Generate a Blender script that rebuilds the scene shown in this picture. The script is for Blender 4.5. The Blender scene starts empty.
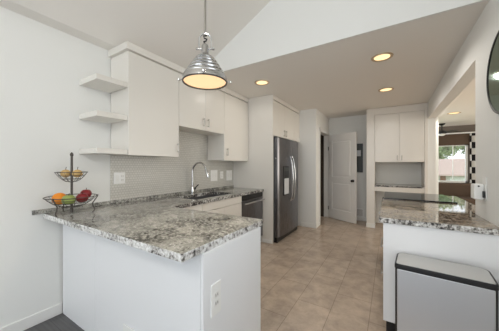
import bpy, bmesh, math, random
from mathutils import Vector, Matrix
random.seed(7)
S = bpy.context.scene
COL = S.collection

# ------------------------------------------------------------------ camera, world, light, exposure
cam_d = bpy.data.cameras.new('camera')
cam = bpy.data.objects.new('camera', cam_d); COL.objects.link(cam)
cam.location = (0, 0, 1.30)
cam.rotation_euler = (math.radians(90), 0, math.radians(31.64))
cam_d.sensor_width = 36.0
cam_d.lens = 36.0 * 228.0 / 499.0
cam_d.clip_start = 0.02
S.camera = cam

S.view_settings.view_transform = 'Standard'
S.view_settings.look = 'None'
S.view_settings.gamma = 1.0
S.view_settings.use_curve_mapping = False
S.view_settings.exposure = 0.24
S.cycles.max_bounces = 10
S.cycles.diffuse_bounces = 6
S.cycles.sample_clamp_indirect = 4.0

W = bpy.data.worlds.new('sky'); S.world = W; W.use_nodes = True
bg = W.node_tree.nodes['Background']
bg.inputs[0].default_value = (0.93, 1.0, 1.07, 1); bg.inputs[1].default_value = 2.5

def area_light(name, loc, rot, sx, sy, power, color):
    d = bpy.data.lights.new(name, 'AREA'); d.shape = 'RECTANGLE'; d.size = sx; d.size_y = sy
    d.energy = power; d.color = color
    o = bpy.data.objects.new(name, d); COL.objects.link(o)
    o.location = loc; o.rotation_euler = rot
    return o
# daylight comes from the sky through unseen patio and side openings put in for it; added fill lamp in the living room
area_light('added_living_fill', (4.9, 5.0, 1.35), (0, math.radians(90), 0), 2.0, 4.5, 80, (1.0, 0.95, 0.85))
# unseen soft point lamp added behind the camera to lift the kitchen
_c = bpy.data.lights.new('added_dining_fill', 'POINT'); _c.energy = 26; _c.color = (1.0, 0.97, 0.93); _c.shadow_soft_size = 0.25
_o = bpy.data.objects.new('added_dining_fill', _c); COL.objects.link(_o); _o.location = (-0.55, -0.7, 2.25)

# ------------------------------------------------------------------ key dimensions (metres)
WL, WR, CEIL, YG, YB = -2.465, 0.605, 2.484, 2.27, 5.95
SL = 0.536                       # pitch of the vaulted ceiling
CT = 0.90                        # worktop height

# ------------------------------------------------------------------ materials
MATS = {}
def principled(name, color, rough=0.5, metal=0.0, **kw):
    m = bpy.data.materials.new(name); m.use_nodes = True
    b = m.node_tree.nodes['Principled BSDF']
    b.inputs['Base Color'].default_value = (*color, 1)
    b.inputs['Roughness'].default_value = rough
    b.inputs['Metallic'].default_value = metal
    for k, v in kw.items(): b.inputs[k].default_value = v
    MATS[name] = m
    return m
def nodes(m): return m.node_tree.nodes, m.node_tree.links, m.node_tree.nodes['Principled BSDF']
def add_noise_bump(m, scale, strength, dist=0.002):
    N, L, b = nodes(m)
    tc = N.new('ShaderNodeNewGeometry'); n = N.new('ShaderNodeTexNoise'); bp = N.new('ShaderNodeBump')
    n.inputs['Scale'].default_value = scale; bp.inputs['Strength'].default_value = strength; bp.inputs['Distance'].default_value = dist
    L.new(tc.outputs['Position'], n.inputs['Vector']); L.new(n.outputs[0], bp.inputs['Height']); L.new(bp.outputs[0], b.inputs['Normal'])
def srgb(r, g, b):
    f = lambda c: (c/255/12.92) if c/255 <= 0.04045 else ((c/255+0.055)/1.055)**2.4
    return (f(r), f(g), f(b))

M_wall = principled('wall_paint', srgb(234, 234, 231), 0.75); add_noise_bump(M_wall, 260, 0.06)
M_ceil = principled('ceiling_paint', srgb(238, 234, 228), 0.85); add_noise_bump(M_ceil, 160, 0.10)
M_taupe = principled('taupe_accent_paint', srgb(112, 103, 95), 0.8)
M_trim = principled('white_trim', srgb(234, 233, 230), 0.4)
M_cab = principled('white_cabinet_lacquer', srgb(228, 224, 217), 0.30)
M_panel = principled('white_panel_lacquer', srgb(236, 237, 239), 0.33)
M_cav = principled('shadow_gap', srgb(60, 56, 52), 0.8)
M_brown = principled('brown_fabric', srgb(82, 66, 54), 0.9)
M_steel = principled('stainless_steel', srgb(150, 150, 152), 0.28, 1.0)
M_can = principled('satin_can_steel', srgb(196, 197, 200), 0.42, 0.75)
M_lid = principled('satin_lid_steel', srgb(206, 205, 202), 0.4, 0.6)
M_fridge = principled('dark_stainless', srgb(126, 125, 128), 0.25, 1.0)
M_steel_side = principled('grey_appliance_side', srgb(92, 93, 96), 0.45, 0.3)
M_chrome = principled('chrome', srgb(205, 205, 206), 0.12, 1.0)
M_nickel = principled('brushed_nickel', srgb(178, 174, 168), 0.3, 1.0)
M_black = principled('black_plastic', srgb(18, 18, 20), 0.4)
M_iron = principled('dark_iron_wire', srgb(84, 79, 74), 0.4, 0.6)
M_glassblk = principled('black_cooktop_glass', srgb(10, 10, 11), 0.04)
M_plate = principled('white_plate_plastic', srgb(240, 240, 238), 0.35)
M_door = principled('door_paint', srgb(238, 236, 232), 0.4)
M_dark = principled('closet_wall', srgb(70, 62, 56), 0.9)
M_orange = principled('orange_peel', srgb(232, 140, 30), 0.45); add_noise_bump(M_orange, 400, 0.3)
M_green = principled('green_apple_skin', srgb(144, 158, 84), 0.35)
M_red = principled('red_apple_skin', srgb(128, 20, 28), 0.3)
M_tanfruit = principled('yellow_pear_skin', srgb(200, 166, 108), 0.5)
M_stem = principled('fruit_stem', srgb(70, 50, 30), 0.8)
M_mirror = principled('green_tinted_mirror', srgb(120, 150, 138), 0.06, 1.0)
M_print = principled('dark_print', srgb(56, 60, 58), 0.4)
M_leaf = principled('tree_leaves', srgb(140, 160, 112), 0.8)
M_bark = principled('tree_bark', srgb(100, 84, 70), 0.9)
M_roof = principled('roof_shingle', srgb(178, 158, 146), 0.9)
M_siding = principled('house_siding', srgb(225, 223, 218), 0.8)
M_brick = principled('house_brick', srgb(140, 100, 84), 0.9)
M_grass = principled('lawn', srgb(130, 150, 96), 1.0)
M_disp = principled('dispenser_panel', srgb(206, 208, 210), 0.35)

def emis(name, color, strength):
    m = principled(name, tuple(c*0.3 for c in color), 0.5)
    b = m.node_tree.nodes['Principled BSDF']
    b.inputs['Emission Color'].default_value = (*color, 1); b.inputs['Emission Strength'].default_value = strength
    return m
M_bulb = emis('downlight_lens', srgb(255, 222, 168), 1.25)
M_ring = principled('downlight_ring', srgb(206, 184, 152), 0.35, 0.6)
M_diff = emis('pendant_lens', srgb(255, 216, 166), 0.92)
M_shademetal = principled('polished_shade_metal', srgb(190, 189, 188), 0.22, 1.0)

# stainless with vertical brushing
def brushed(m, axis_scale):
    N, L, b = nodes(m)
    g = N.new('ShaderNodeNewGeometry'); mp = N.new('ShaderNodeMapping'); n = N.new('ShaderNodeTexNoise'); r = N.new('ShaderNodeMapRange')
    mp.inputs['Scale'].default_value = axis_scale; n.inputs['Scale'].default_value = 1.0
    r.inputs['To Min'].default_value = 0.22; r.inputs['To Max'].default_value = 0.36
    L.new(g.outputs['Position'], mp.inputs['Vector']); L.new(mp.outputs[0], n.inputs['Vector'])
    L.new(n.outputs[0], r.inputs['Value']); L.new(r.outputs[0], b.inputs['Roughness'])
brushed(M_steel, (300, 300, 6)); brushed(M_fridge, (300, 300, 6))

def glass(name, tint=1.0):
    m = bpy.data.materials.new(name); m.use_nodes = True
    N, L = m.node_tree.nodes, m.node_tree.links
    N.clear(); o = N.new('ShaderNodeOutputMaterial'); mx = N.new('ShaderNodeMixShader')
    t = N.new('ShaderNodeBsdfTransparent'); t.inputs[0].default_value = (tint, tint, tint, 1); gl = N.new('ShaderNodeBsdfGlossy'); gl.inputs['Roughness'].default_value = 0.02
    mx.inputs[0].default_value = 0.07
    L.new(t.outputs[0], mx.inputs[1]); L.new(gl.outputs[0], mx.inputs[2]); L.new(mx.outputs[0], o.inputs[0])
    return m
M_glass = glass('dimmed_window_glass', 0.8)  # grey tint added to dim the view through the pane

def ramp(N, stops, interp='LINEAR'):
    r = N.new('ShaderNodeValToRGB'); cr = r.color_ramp; cr.interpolation = interp
    while len(cr.elements) < len(stops): cr.elements.new(0.5)
    for e, (p, c) in zip(cr.elements, stops): e.position = p; e.color = (*c, 1)
    return r

def granite(name, base_a, base_b, dark_amount, white_amount, stretch, rough=0.09, thin=0.46):
    m = principled(name, (0.5, 0.5, 0.5), rough)
    N, L, b = nodes(m)
    g = N.new('ShaderNodeNewGeometry')
    mp = N.new('ShaderNodeMapping'); mp.inputs['Scale'].default_value = stretch; mp.inputs['Rotation'].default_value = (0, 0, 0.5)
    L.new(g.outputs['Position'], mp.inputs['Vector'])
    # flow field: warp the coordinates with a big soft noise
    wn = N.new('ShaderNodeTexNoise'); wn.inputs['Scale'].default_value = 2.2; wn.inputs['Detail'].default_value = 3
    L.new(mp.outputs[0], wn.inputs['Vector'])
    sub = N.new('ShaderNodeVectorMath'); sub.operation = 'MULTIPLY_ADD'
    sub.inputs[1].default_value = (0.55, 0.55, 0.55)
    L.new(wn.outputs['Color'], sub.inputs[0]); L.new(mp.outputs[0], sub.inputs[2])
    # base cream / taupe clouds
    n1 = N.new('ShaderNodeTexNoise'); n1.inputs['Scale'].default_value = 15; n1.inputs['Detail'].default_value = 9; n1.inputs['Roughness'].default_value = 0.7
    L.new(sub.outputs[0], n1.inputs['Vector'])
    r1 = ramp(N, [(0.32, base_a), (0.52, base_b), (0.70, srgb(188, 185, 177))])
    L.new(n1.outputs[0], r1.inputs[0])
    # dark flowing veins
    n2 = N.new('ShaderNodeTexNoise'); n2.inputs['Scale'].default_value = 3.1; n2.inputs['Detail'].default_value = 8; n2.inputs['Roughness'].default_value = 0.62
    L.new(sub.outputs[0], n2.inputs['Vector'])
    r2 = ramp(N, [(0.50 - dark_amount - 0.06, (0, 0, 0)), (0.50 - dark_amount*0.15, (1, 1, 1)), (0.50 + dark_amount*0.15, (1, 1, 1)), (0.50 + dark_amount + 0.06, (0, 0, 0))])
    L.new(n2.outputs[0], r2.inputs[0])
    n2b = N.new('ShaderNodeTexNoise'); n2b.inputs['Scale'].default_value = 48; n2b.inputs['Detail'].default_value = 4
    L.new(g.outputs['Position'], n2b.inputs['Vector'])
    r2b = ramp(N, [(0.40, (0, 0, 0)), (0.56, (1, 1, 1))]); L.new(n2b.outputs[0], r2b.inputs[0])
    n2c = N.new('ShaderNodeTexNoise'); n2c.inputs['Scale'].default_value = 2.6; n2c.inputs['Detail'].default_value = 2
    L.new(mp.outputs[0], n2c.inputs['Vector'])
    r2c = ramp(N, [(thin, (0, 0, 0)), (thin+0.14, (1, 1, 1))]); L.new(n2c.outputs[0], r2c.inputs[0])
    mul = N.new('ShaderNodeMath'); mul.operation = 'MULTIPLY'; L.new(r2.outputs[0], mul.inputs[0]); L.new(r2b.outputs[0], mul.inputs[1])
    mulc = N.new('ShaderNodeMath'); mulc.operation = 'MULTIPLY'; L.new(mul.outputs[0], mulc.inputs[0]); L.new(r2c.outputs[0], mulc.inputs[1])
    mix = N.new('ShaderNodeMixRGB'); L.new(mulc.outputs[0], mix.inputs[0]); L.new(r1.outputs[0], mix.inputs[1]); mix.inputs[2].default_value = (*srgb(34, 32, 33), 1)
    # black and white crystals
    v = N.new('ShaderNodeTexNoise'); v.inputs['Scale'].default_value = 95; v.inputs['Detail'].default_value = 3
    L.new(g.outputs['Position'], v.inputs['Vector'])
    rw = ramp(N, [(0.60, (0, 0, 0)), (0.68, (white_amount,)*3)]); L.new(v.outputs[0], rw.inputs[0])
    mix2 = N.new('ShaderNodeMixRGB'); L.new(rw.outputs[0], mix2.inputs[0]); L.new(mix.outputs[0], mix2.inputs[1]); mix2.inputs[2].default_value = (*srgb(232, 230, 226), 1)
    rb = ramp(N, [(0.33, (0.75,)*3), (0.41, (0, 0, 0))]); L.new(v.outputs[0], rb.inputs[0])
    mix3 = N.new('ShaderNodeMixRGB'); L.new(rb.outputs[0], mix3.inputs[0]); L.new(mix2.outputs[0], mix3.inputs[1]); mix3.inputs[2].default_value = (*srgb(58, 54, 52), 1)
    L.new(mix3.outputs[0], b.inputs['Base Color'])
    return m
M_gran = granite('polished_granite', srgb(116, 115, 109), srgb(162, 161, 154), 0.06, 0.55, (1.0, 1.0, 1.0), 0.09, 0.42)
M_gran2 = granite('swirled_granite', srgb(112, 98, 84), srgb(176, 162, 144), 0.10, 0.5, (1.3, 1.5, 1.0), 0.03, 0.34)

def granite_edge(name, sh):
    m = principled(name, (0.7, 0.7, 0.7), 0.35)
    N, L, b = nodes(m)
    g = N.new('ShaderNodeNewGeometry')
    n = N.new('ShaderNodeTexNoise'); n.inputs['Scale'].default_value = 46; n.inputs['Detail'].default_value = 6; n.inputs['Roughness'].default_value = 0.65
    L.new(g.outputs['Position'], n.inputs['Vector'])
    n2 = N.new('ShaderNodeTexNoise'); n2.inputs['Scale'].default_value = 9; n2.inputs['Detail'].default_value = 3
    L.new(g.outputs['Position'], n2.inputs['Vector'])
    a = N.new('ShaderNodeMath'); a.operation = 'MULTIPLY_ADD'; a.inputs[1].default_value = 0.45
    sb = N.new('ShaderNodeMath'); sb.operation = 'SUBTRACT'; sb.inputs[1].default_value = 0.225
    L.new(n2.outputs[0], a.inputs[0]); L.new(n.outputs[0], sb.inputs[0]); L.new(sb.outputs[0], a.inputs[2])
    r = ramp(N, [(0.33+sh, srgb(40, 38, 38)), (0.40+sh, srgb(140, 136, 131)), (0.48+sh, srgb(200, 198, 195)), (0.62+sh, srgb(236, 236, 235))])
    L.new(a.outputs[0], r.inputs[0]); L.new(r.outputs[0], b.inputs['Base Color'])
    bp = N.new('ShaderNodeBump'); bp.inputs['Strength'].default_value = 0.6; bp.inputs['Distance'].default_value = 0.004
    L.new(n.outputs[0], bp.inputs['Height']); L.new(bp.outputs[0], b.inputs['Normal'])
    return m
M_gedge = granite_edge('pale_broken_granite_edge', 0.0)
M_gedge2 = granite_edge('dark_broken_granite_edge', 0.12)
M_gedge3 = granite_edge('mottled_broken_granite_edge', 0.045)

def tile_floor():
    m = principled('stone_look_floor_tile', (0.2, 0.2, 0.2), 0.27)
    N, L, b = nodes(m)
    g = N.new('ShaderNodeNewGeometry'); mp = N.new('ShaderNodeMapping')
    mp.inputs['Rotation'].default_value = (0, 0, math.radians(-90)); mp.inputs['Location'].default_value = (0, -0.455, 0)
    L.new(g.outputs['Position'], mp.inputs['Vector'])
    br = N.new('ShaderNodeTexBrick'); br.offset = 0.5
    br.inputs['Scale'].default_value = 1.0; br.inputs['Brick Width'].default_value = 0.61; br.inputs['Row Height'].default_value = 0.305
    br.inputs['Mortar Size'].default_value = 0.0022; br.inputs['Mortar Smooth'].default_value = 0.1
    br.inputs['Color1'].default_value = (*srgb(199, 181, 164), 1); br.inputs['Color2'].default_value = (*srgb(190, 172, 155), 1); br.inputs['Mortar'].default_value = (*srgb(150, 135, 121), 1)
    L.new(mp.outputs[0], br.inputs['Vector'])
    n = N.new('ShaderNodeTexNoise'); n.inputs['Scale'].default_value = 5.5; n.inputs['Detail'].default_value = 11; n.inputs['Roughness'].default_value = 0.72; n.inputs['Distortion'].default_value = 0.35
    L.new(g.outputs['Position'], n.inputs['Vector'])
    r = ramp(N, [(0.34, (0.76, 0.76, 0.77)), (0.50, (0.97, 0.97, 0.97)), (0.68, (1.2, 1.2, 1.2))]); L.new(n.outputs[0], r.inputs[0])
    mx = N.new('ShaderNodeMixRGB'); mx.blend_type = 'MULTIPLY'; mx.inputs[0].default_value = 1.0
    L.new(br.outputs['Color'], mx.inputs[1]); L.new(r.outputs[0], mx.inputs[2]); L.new(mx.outputs[0], b.inputs['Base Color'])
    return m
M_tile = tile_floor()

def wood_floor():
    m = principled('dark_grey_plank_floor', (0.1, 0.1, 0.1), 0.4)
    N, L, b = nodes(m)
    g = N.new('ShaderNodeNewGeometry'); br = N.new('ShaderNodeTexBrick')
    br.inputs['Scale'].default_value = 1.0; br.inputs['Brick Width'].default_value = 1.2; br.inputs['Row Height'].default_value = 0.15; br.inputs['Mortar Size'].default_value = 0.0015
    br.inputs['Color1'].default_value = (*srgb(98, 97, 98), 1); br.inputs['Color2'].default_value = (*srgb(84, 83, 84), 1); br.inputs['Mortar'].default_value = (*srgb(50, 49, 50), 1)
    L.new(g.outputs['Position'], br.inputs['Vector'])
    mp = N.new('ShaderNodeMapping'); mp.inputs['Scale'].default_value = (3, 40, 1); n = N.new('ShaderNodeTexNoise'); n.inputs['Scale'].default_value = 1.5; n.inputs['Detail'].default_value = 6
    L.new(g.outputs['Position'], mp.inputs['Vector']); L.new(mp.outputs[0], n.inputs['Vector'])
    r = ramp(N, [(0.3, (0.75,)*3), (0.7, (1.2,)*3)]); L.new(n.outputs[0], r.inputs[0])
    mx = N.new('ShaderNodeMixRGB'); mx.blend_type = 'MULTIPLY'; mx.inputs[0].default_value = 1.0
    L.new(br.outputs['Color'], mx.inputs[1]); L.new(r.outputs[0], mx.inputs[2]); L.new(mx.outputs[0], b.inputs['Base Color'])
    return m
M_wood = wood_floor()

def mosaic():
    m = principled('white_penny_mosaic', (0.7, 0.7, 0.7), 0.22)
    N, L, b = nodes(m)
    g = N.new('ShaderNodeNewGeometry'); sx = N.new('ShaderNodeSeparateXYZ'); cb = N.new('ShaderNodeCombineXYZ')
    L.new(g.outputs['Position'], sx.inputs[0]); L.new(sx.outputs['Y'], cb.inputs['X']); L.new(sx.outputs['Z'], cb.inputs['Y'])
    br = N.new('ShaderNodeTexBrick'); br.offset = 0.5
    br.inputs['Scale'].default_value = 1.0; br.inputs['Brick Width'].default_value = 0.030; br.inputs['Row Height'].default_value = 0.026
    br.inputs['Mortar Size'].default_value = 0.0034; br.inputs['Mortar Smooth'].default_value = 0.6
    br.inputs['Color1'].default_value = (*srgb(208, 206, 200), 1); br.inputs['Color2'].default_value = (*srgb(201, 199, 193), 1); br.inputs['Mortar'].default_value = (*srgb(178, 175, 168), 1)
    L.new(cb.outputs[0], br.inputs['Vector']); L.new(br.outputs['Color'], b.inputs['Base Color'])
    bp = N.new('ShaderNodeBump'); bp.invert = True; bp.inputs['Strength'].default_value = 0.35; bp.inputs['Distance'].default_value = 0.001
    L.new(br.outputs['Fac'], bp.inputs['Height']); L.new(bp.outputs[0], b.inputs['Normal'])
    return m
M_mosaic = mosaic()

def checker_cloth():
    m = principled('black_white_trellis_cloth', (0.5, 0.5, 0.5), 0.9)
    N, L, b = nodes(m)
    g = N.new('ShaderNodeNewGeometry'); mp = N.new('ShaderNodeMapping'); mp.inputs['Scale'].default_value = (1, 0.0, 0.62); mp.inputs['Location'].default_value = (0.02, 0.01, 0)
    c = N.new('ShaderNodeTexChecker'); c.inputs['Scale'].default_value = 9.0
    c.inputs['Color1'].default_value = (*srgb(226, 224, 220), 1); c.inputs['Color2'].default_value = (*srgb(28, 26, 26), 1)
    L.new(g.outputs['Position'], mp.inputs['Vector']); L.new(mp.outputs[0], c.inputs['Vector']); L.new(c.outputs[0], b.inputs['Base Color'])
    return m
M_cloth = checker_cloth()
def slat_shade():
    m = principled('brown_woven_shade', (0.1, 0.08, 0.06), 0.9)
    N, L, b = nodes(m)
    g = N.new('ShaderNodeNewGeometry'); w = N.new('ShaderNodeTexWave'); w.bands_direction = 'Z'; w.inputs['Scale'].default_value = 14; w.inputs['Distortion'].default_value = 1.0
    r = ramp(N, [(0.0, srgb(72, 58, 47)), (1.0, srgb(96, 78, 64))]); L.new(g.outputs['Position'], w.inputs['Vector']); L.new(w.outputs[0], r.inputs[0]); L.new(r.outputs[0], b.inputs['Base Color'])
    return m
M_shade = slat_shade()

# ------------------------------------------------------------------ mesh helpers
class MB:
    def __init__(s): s.bm = bmesh.new()
    def box(s, x0, x1, y0, y1, z0, z1):
        bm = s.bm
        v = [bm.verts.new((x, y, z)) for x in (x0, x1) for y in (y0, y1) for z in (z0, z1)]
        for f in ((0,1,3,2),(4,6,7,5),(0,4,5,1),(2,3,7,6),(0,2,6,4),(1,5,7,3)): bm.faces.new([v[i] for i in f])
        return s
    def prism(s, pts, vec):
        """polygon (list of 3-D points) pushed along vec"""
        bm = s.bm; vec = Vector(vec)
        a = [bm.verts.new(p) for p in pts]; b = [bm.verts.new(Vector(p)+vec) for p in pts]
        bm.faces.new(a); bm.faces.new(b[::-1]); n = len(a)
        for i in range(n): bm.faces.new((a[i], b[i], b[(i+1) % n], a[(i+1) % n]))
        return s
    def slab(s, xs, ys, cells, z0, z1):
        """grid of cells (i,j) merged into one slab with no inner walls"""
        bm = s.bm; V = {}
        def v(i, j, k):
            if (i,j,k) not in V: V[(i,j,k)] = bm.verts.new((xs[i], ys[j], (z0, z1)[k]))
            return V[(i,j,k)]
        cs = set(cells)
        for i, j in cs:
            bm.faces.new((v(i,j,1), v(i+1,j,1), v(i+1,j+1,1), v(i,j+1,1)))
            bm.faces.new((v(i,j,0), v(i,j+1,0), v(i+1,j+1,0), v(i+1,j,0)))
            for (di, dj, a, b) in ((0,-1,(i,j),(i+1,j)), (1,0,(i+1,j),(i+1,j+1)), (0,1,(i+1,j+1),(i,j+1)), (-1,0,(i,j+1),(i,j))):
                if (i+di, j+dj) not in cs:
                    bm.faces.new((v(*a,0), v(*b,0), v(*b,1), v(*a,1)))
        return s
    def tube(s, pts, r, n=10, closed=False, radii=None):
        bm = s.bm; P = [Vector(p) for p in pts]; m = len(P); rings = []
        up = Vector((0, 0, 1)); prev = None
        for i, p in enumerate(P):
            if closed: t = P[(i+1) % m] - P[i-1]
            else: t = P[min(i+1, m-1)] - P[max(i-1, 0)]
            t.normalize()
            a = prev if prev is not None else (up if abs(t.z) < 0.9 else Vector((1, 0, 0)))
            a = (a - t*a.dot(t)).normalized(); prev = a; b = t.cross(a)
            rr = radii[i] if radii else r
            rings.append([bm.verts.new(p + (a*math.cos(2*math.pi*k/n) + b*math.sin(2*math.pi*k/n))*rr) for k in range(n)])
        for i in range(m if closed else m-1):
            A, B = rings[i], rings[(i+1) % m]
            for k in range(n): bm.faces.new((A[k], A[(k+1) % n], B[(k+1) % n], B[k]))
        if not closed: bm.faces.new(rings[0][::-1]); bm.faces.new(rings[-1])
        return s
    def cyl(s, a, b, r, n=24, r2=None):
        return s.tube([a, b], r, n, radii=[r, r if r2 is None else r2])
    def lathe(s, prof, c=(0,0,0), axis='Z', n=40, cap=True):
        bm = s.bm; c = Vector(c); rings = []
        def P(r, h, a):
            x, y = r*math.cos(a), r*math.sin(a)
            return c + Vector({'Z': (x, y, h), 'X': (h, x, y), 'Y': (y, h, x)}[axis])
        for r, h in prof: rings.append([bm.verts.new(P(max(r, 1e-5), h, 2*math.pi*k/n)) for k in range(n)])
        for A, B in zip(rings, rings[1:]):
            for k in range(n): bm.faces.new((A[k], A[(k+1) % n], B[(k+1) % n], B[k]))
        if cap:
            bm.faces.new(rings[0][::-1]); bm.faces.new(rings[-1])
        return s
    def ball(s, c, r, squash=1.0, n=20):
        prof = [(r*math.sin(math.pi*i/n), -r*squash*math.cos(math.pi*i/n)) for i in range(n+1)]
        return s.lathe(prof, c, 'Z', 24, False)
    def rot(s, ang, c=(0,0,0)):
        bmesh.ops.rotate(s.bm, cent=c, matrix=Matrix.Rotation(ang, 3, 'Z'), verts=s.bm.verts); return s

def rootpos(o):
    v = Vector((0, 0, 0))
    while o is not None: v = v + o.location; o = o.parent
    return v
def obj(name, mb, mat, parent=None, bevel=0.0, smooth=False, bseg=2, edge_mat=None):
    bm = mb.bm
    bmesh.ops.remove_doubles(bm, verts=bm.verts, dist=1e-6)
    bmesh.ops.recalc_face_normals(bm, faces=bm.faces)
    off = rootpos(parent) if parent is not None else Vector((0, 0, 0))
    if parent is None:                                       # origin at the base of a one-mesh thing
        lo = [min(v.co[i] for v in bm.verts) for i in range(3)]; hi = [max(v.co[i] for v in bm.verts) for i in range(3)]
        off = Vector(((lo[0]+hi[0])/2, (lo[1]+hi[1])/2, lo[2]))
    bmesh.ops.translate(bm, vec=-off, verts=bm.verts)
    me = bpy.data.meshes.new(name); 
    if edge_mat is not None:
        bm.normal_update()
        for f in bm.faces:
            if abs(f.normal.z) < 0.5: f.material_index = 1
    bm.to_mesh(me); bm.free()
    me.materials.append(mat)
    if edge_mat is not None: me.materials.append(edge_mat)
    if smooth:
        for p in me.polygons: p.use_smooth = True
    o = bpy.data.objects.new(name, me); COL.objects.link(o)
    if parent is not None: o.parent = parent
    else: o.location = off
    if bevel:
        b = o.modifiers.new('bevel', 'BEVEL'); b.width = bevel; b.segments = bseg; b.limit_method = 'ANGLE'; b.angle_limit = math.radians(40); b.harden_normals = False
        if not smooth:
            for p in me.polygons: p.use_smooth = False
    elif smooth:
        try:
            e = o.modifiers.new('sharp', 'EDGE_SPLIT'); e.split_angle = math.radians(42)
        except Exception: pass
    return o
def thing(name, label, cat, loc, group=None):
    o = bpy.data.objects.new(name, None); COL.objects.link(o); o.location = loc; o.empty_display_size = 0.1
    return tag(o, label, cat, group)
def tag(o, label, cat, group=None):
    o['label'] = label; o['category'] = cat
    if group: o['group'] = group
    return o
def struct(name, mb, mat, parent=None, bevel=0.0):
    o = obj(name, mb, mat, parent, bevel)
    if parent is None: o['kind'] = 'structure'
    return o

# ------------------------------------------------------------------ the room shell
T = 0.12
struct('floor', MB().box(WL-T, 5.0, 1.15, 9.12, -0.1, 0.0), M_tile)
struct('floor_dining', MB().box(WL-T, WR+T, -3.4, 1.15, -0.1, 0.0), M_wood)
# left wall runs the whole length; the gable piece closes the vault above the flat kitchen ceiling
struct('wall_left', MB().box(WL-T, WL, -3.4, YB+T, 0, CEIL+0.1), M_wall)
zr = CEIL + SL*(WR-(-2.32))
struct('wall_gable', MB().prism([(-2.32, YG, CEIL), (WR, YG, CEIL), (WR, YG, zr)], (0, 0.0198, 0)), M_wall)
c = MB(); c.box(WL-T, 5.0, YG+0.02, 9.12, CEIL, CEIL+0.1)
struct('ceiling', c, M_ceil)
struct('ceiling_vault', MB().prism([(WL, -3.4, CEIL), (-2.32, -3.4, CEIL), (WR, -3.4, zr), (WR, -3.4, zr+0.1), (-2.32, -3.4, CEIL+0.1), (WL, -3.4, CEIL+0.1)], (0, 3.4+YG, 0)), M_ceil)
# right wall: unseen opening added beside the camera for side light, then the wide opening over the range with a header
w = MB()
w.box(WR, WR+T, -3.4, 0.1, 0, CEIL); w.box(WR, WR+T, 0.1, 1.2, 0, 1.0); w.box(WR, WR+T, 0.1, 1.2, 2.1, CEIL); w.box(WR, WR+T, 1.2, 2.60, 0, CEIL); w.box(WR, WR+T, -3.4, YG+0.02, CEIL, zr+0.12)
w.box(WR, WR+T, 2.60, 5.42, 2.18, CEIL); w.box(WR, WR+T, 5.42, YB+T, 0, CEIL)
w.box(WR, WR+T, 2.60, 3.95, 0, CT-0.0405)
struct('wall_right', w, M_wall)
# unseen rear wall; big patio and upper openings put in to let in light
w = MB()
w.box(WL-T, -2.3, -3.4, -3.28, 0, CEIL+0.1); w.box(0.4, WR+T, -3.4, -3.28, 0, 4.2); w.box(-2.3, 0.4, -3.4, -3.28, 2.42, 2.62); w.box(-2.3, -1.6, -3.4, -3.28, 2.62, 4.2); w.box(-1.6, 0.4, -3.4, -3.28, 3.5, 4.2); w.box(-2.3, 0.4, -3.4, -3.28, 0, 0.12)
struct('wall_rear', w, M_wall)
# back of the kitchen
struct('wall_back', MB().box(-1.43, WR+T, YB, YB+T, 0, CEIL), M_wall)
w = MB(); w.box(WL, -1.31, 4.755, 4.875, 0, CEIL); w.box(-1.43, -1.31, 4.875, 5.06, 0, CEIL); w.box(-1.43, -1.31, 5.06, 5.93, 2.07, CEIL); 
struct('wall_stub', w, M_wall)
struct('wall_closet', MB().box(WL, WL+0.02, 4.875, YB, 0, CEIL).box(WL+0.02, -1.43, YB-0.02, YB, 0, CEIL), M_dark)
# far living room seen through the opening
w = MB(); w.box(WR+T, 1.0, 7.10, 7.22, 0, CEIL)
struct('wall_partition', w, M_wall)
w = MB(); X0, X1, Z0, Z1 = 0.98, 1.93, 0.79, 1.93
w.box(0.7, X0, 9.0, 9.12, 0, CEIL); w.box(X1, 5.0, 9.0, 9.12, 0, CEIL); w.box(X0, X1, 9.0, 9.12, 0, Z0); w.box(X0, X1, 9.0, 9.12, Z1, CEIL)
struct('wall_far', w, M_taupe)
struct('wall_living', MB().box(5.0, 5.12, 2.0, 9.12, 0, CEIL+0.1), M_wall)
struct('wall_living_near', MB().box(WR+T, 5.0, 2.0, 2.12, 0, CEIL), M_wall)
# far window
f = MB(); fr = 0.05
f.box(X0, X0+fr, 8.98, 9.06, Z0, Z1); f.box(X1-fr, X1, 8.98, 9.06, Z0, Z1); f.box(X0, X1, 8.98, 9.06, Z0, Z0+fr); f.box(X0, X1, 8.98, 9.06, Z1-fr, Z1); f.box(1.60, 1.612, 8.99, 9.05, Z0, Z1)
win = struct('window_1', f, M_trim)
obj('window_glass', MB().box(X0+fr-0.005, X1-fr+0.005, 9.018, 9.024, Z0+fr-0.005, Z1-fr+0.005), M_glass, win)
# rear window frame
f = MB(); 
for x in (-2.3, -0.98, 0.34): f.box(x, x+0.06, -3.37, -3.31, 0.12, 2.42)
f.box(-2.3, 0.4, -3.37, -3.31, 0.12, 0.18); f.box(-2.3, 0.4, -3.37, -3.31, 2.36, 2.42)
struct('window_2', f, M_trim)

# baseboards
def base(name, *boxes):
    m = MB()
    for b in boxes: m.box(*b)
    return struct(name, m, M_trim, bevel=0.006)
base('baseboard_left', (WL, WL+0.014, -3.2, 0.844, 0, 0.095))
base('baseboard_stub', (-1.63, -1.296, 4.741, 4.755, 0, 0.085), (-1.31, -1.296, 4.741, 4.99, 0, 0.085))
base('baseboard_panel', (-2.2+0.36, -1.665, 3.408, 3.4195, 0, 0.06))
base('baseboard_back', (-1.30, -0.44, YB-0.014, YB, 0, 0.085))
# door casing
m = MB(); m.box(-1.312, -1.296, 4.99, 5.065, 0, 2.13); m.box(-1.312, -1.296, 4.99, YB, 2.065, 2.13); m.box(-1.43, -1.31, 5.06, 5.075, 0, 2.07); m.box(-1.43, -1.31, 5.06, 5.93, 2.055, 2.07)
m.box(-1.43, -1.305, 5.915, 5.93, 0, 2.055)
struct('trim_1', m, M_trim, bevel=0.003)

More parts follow.
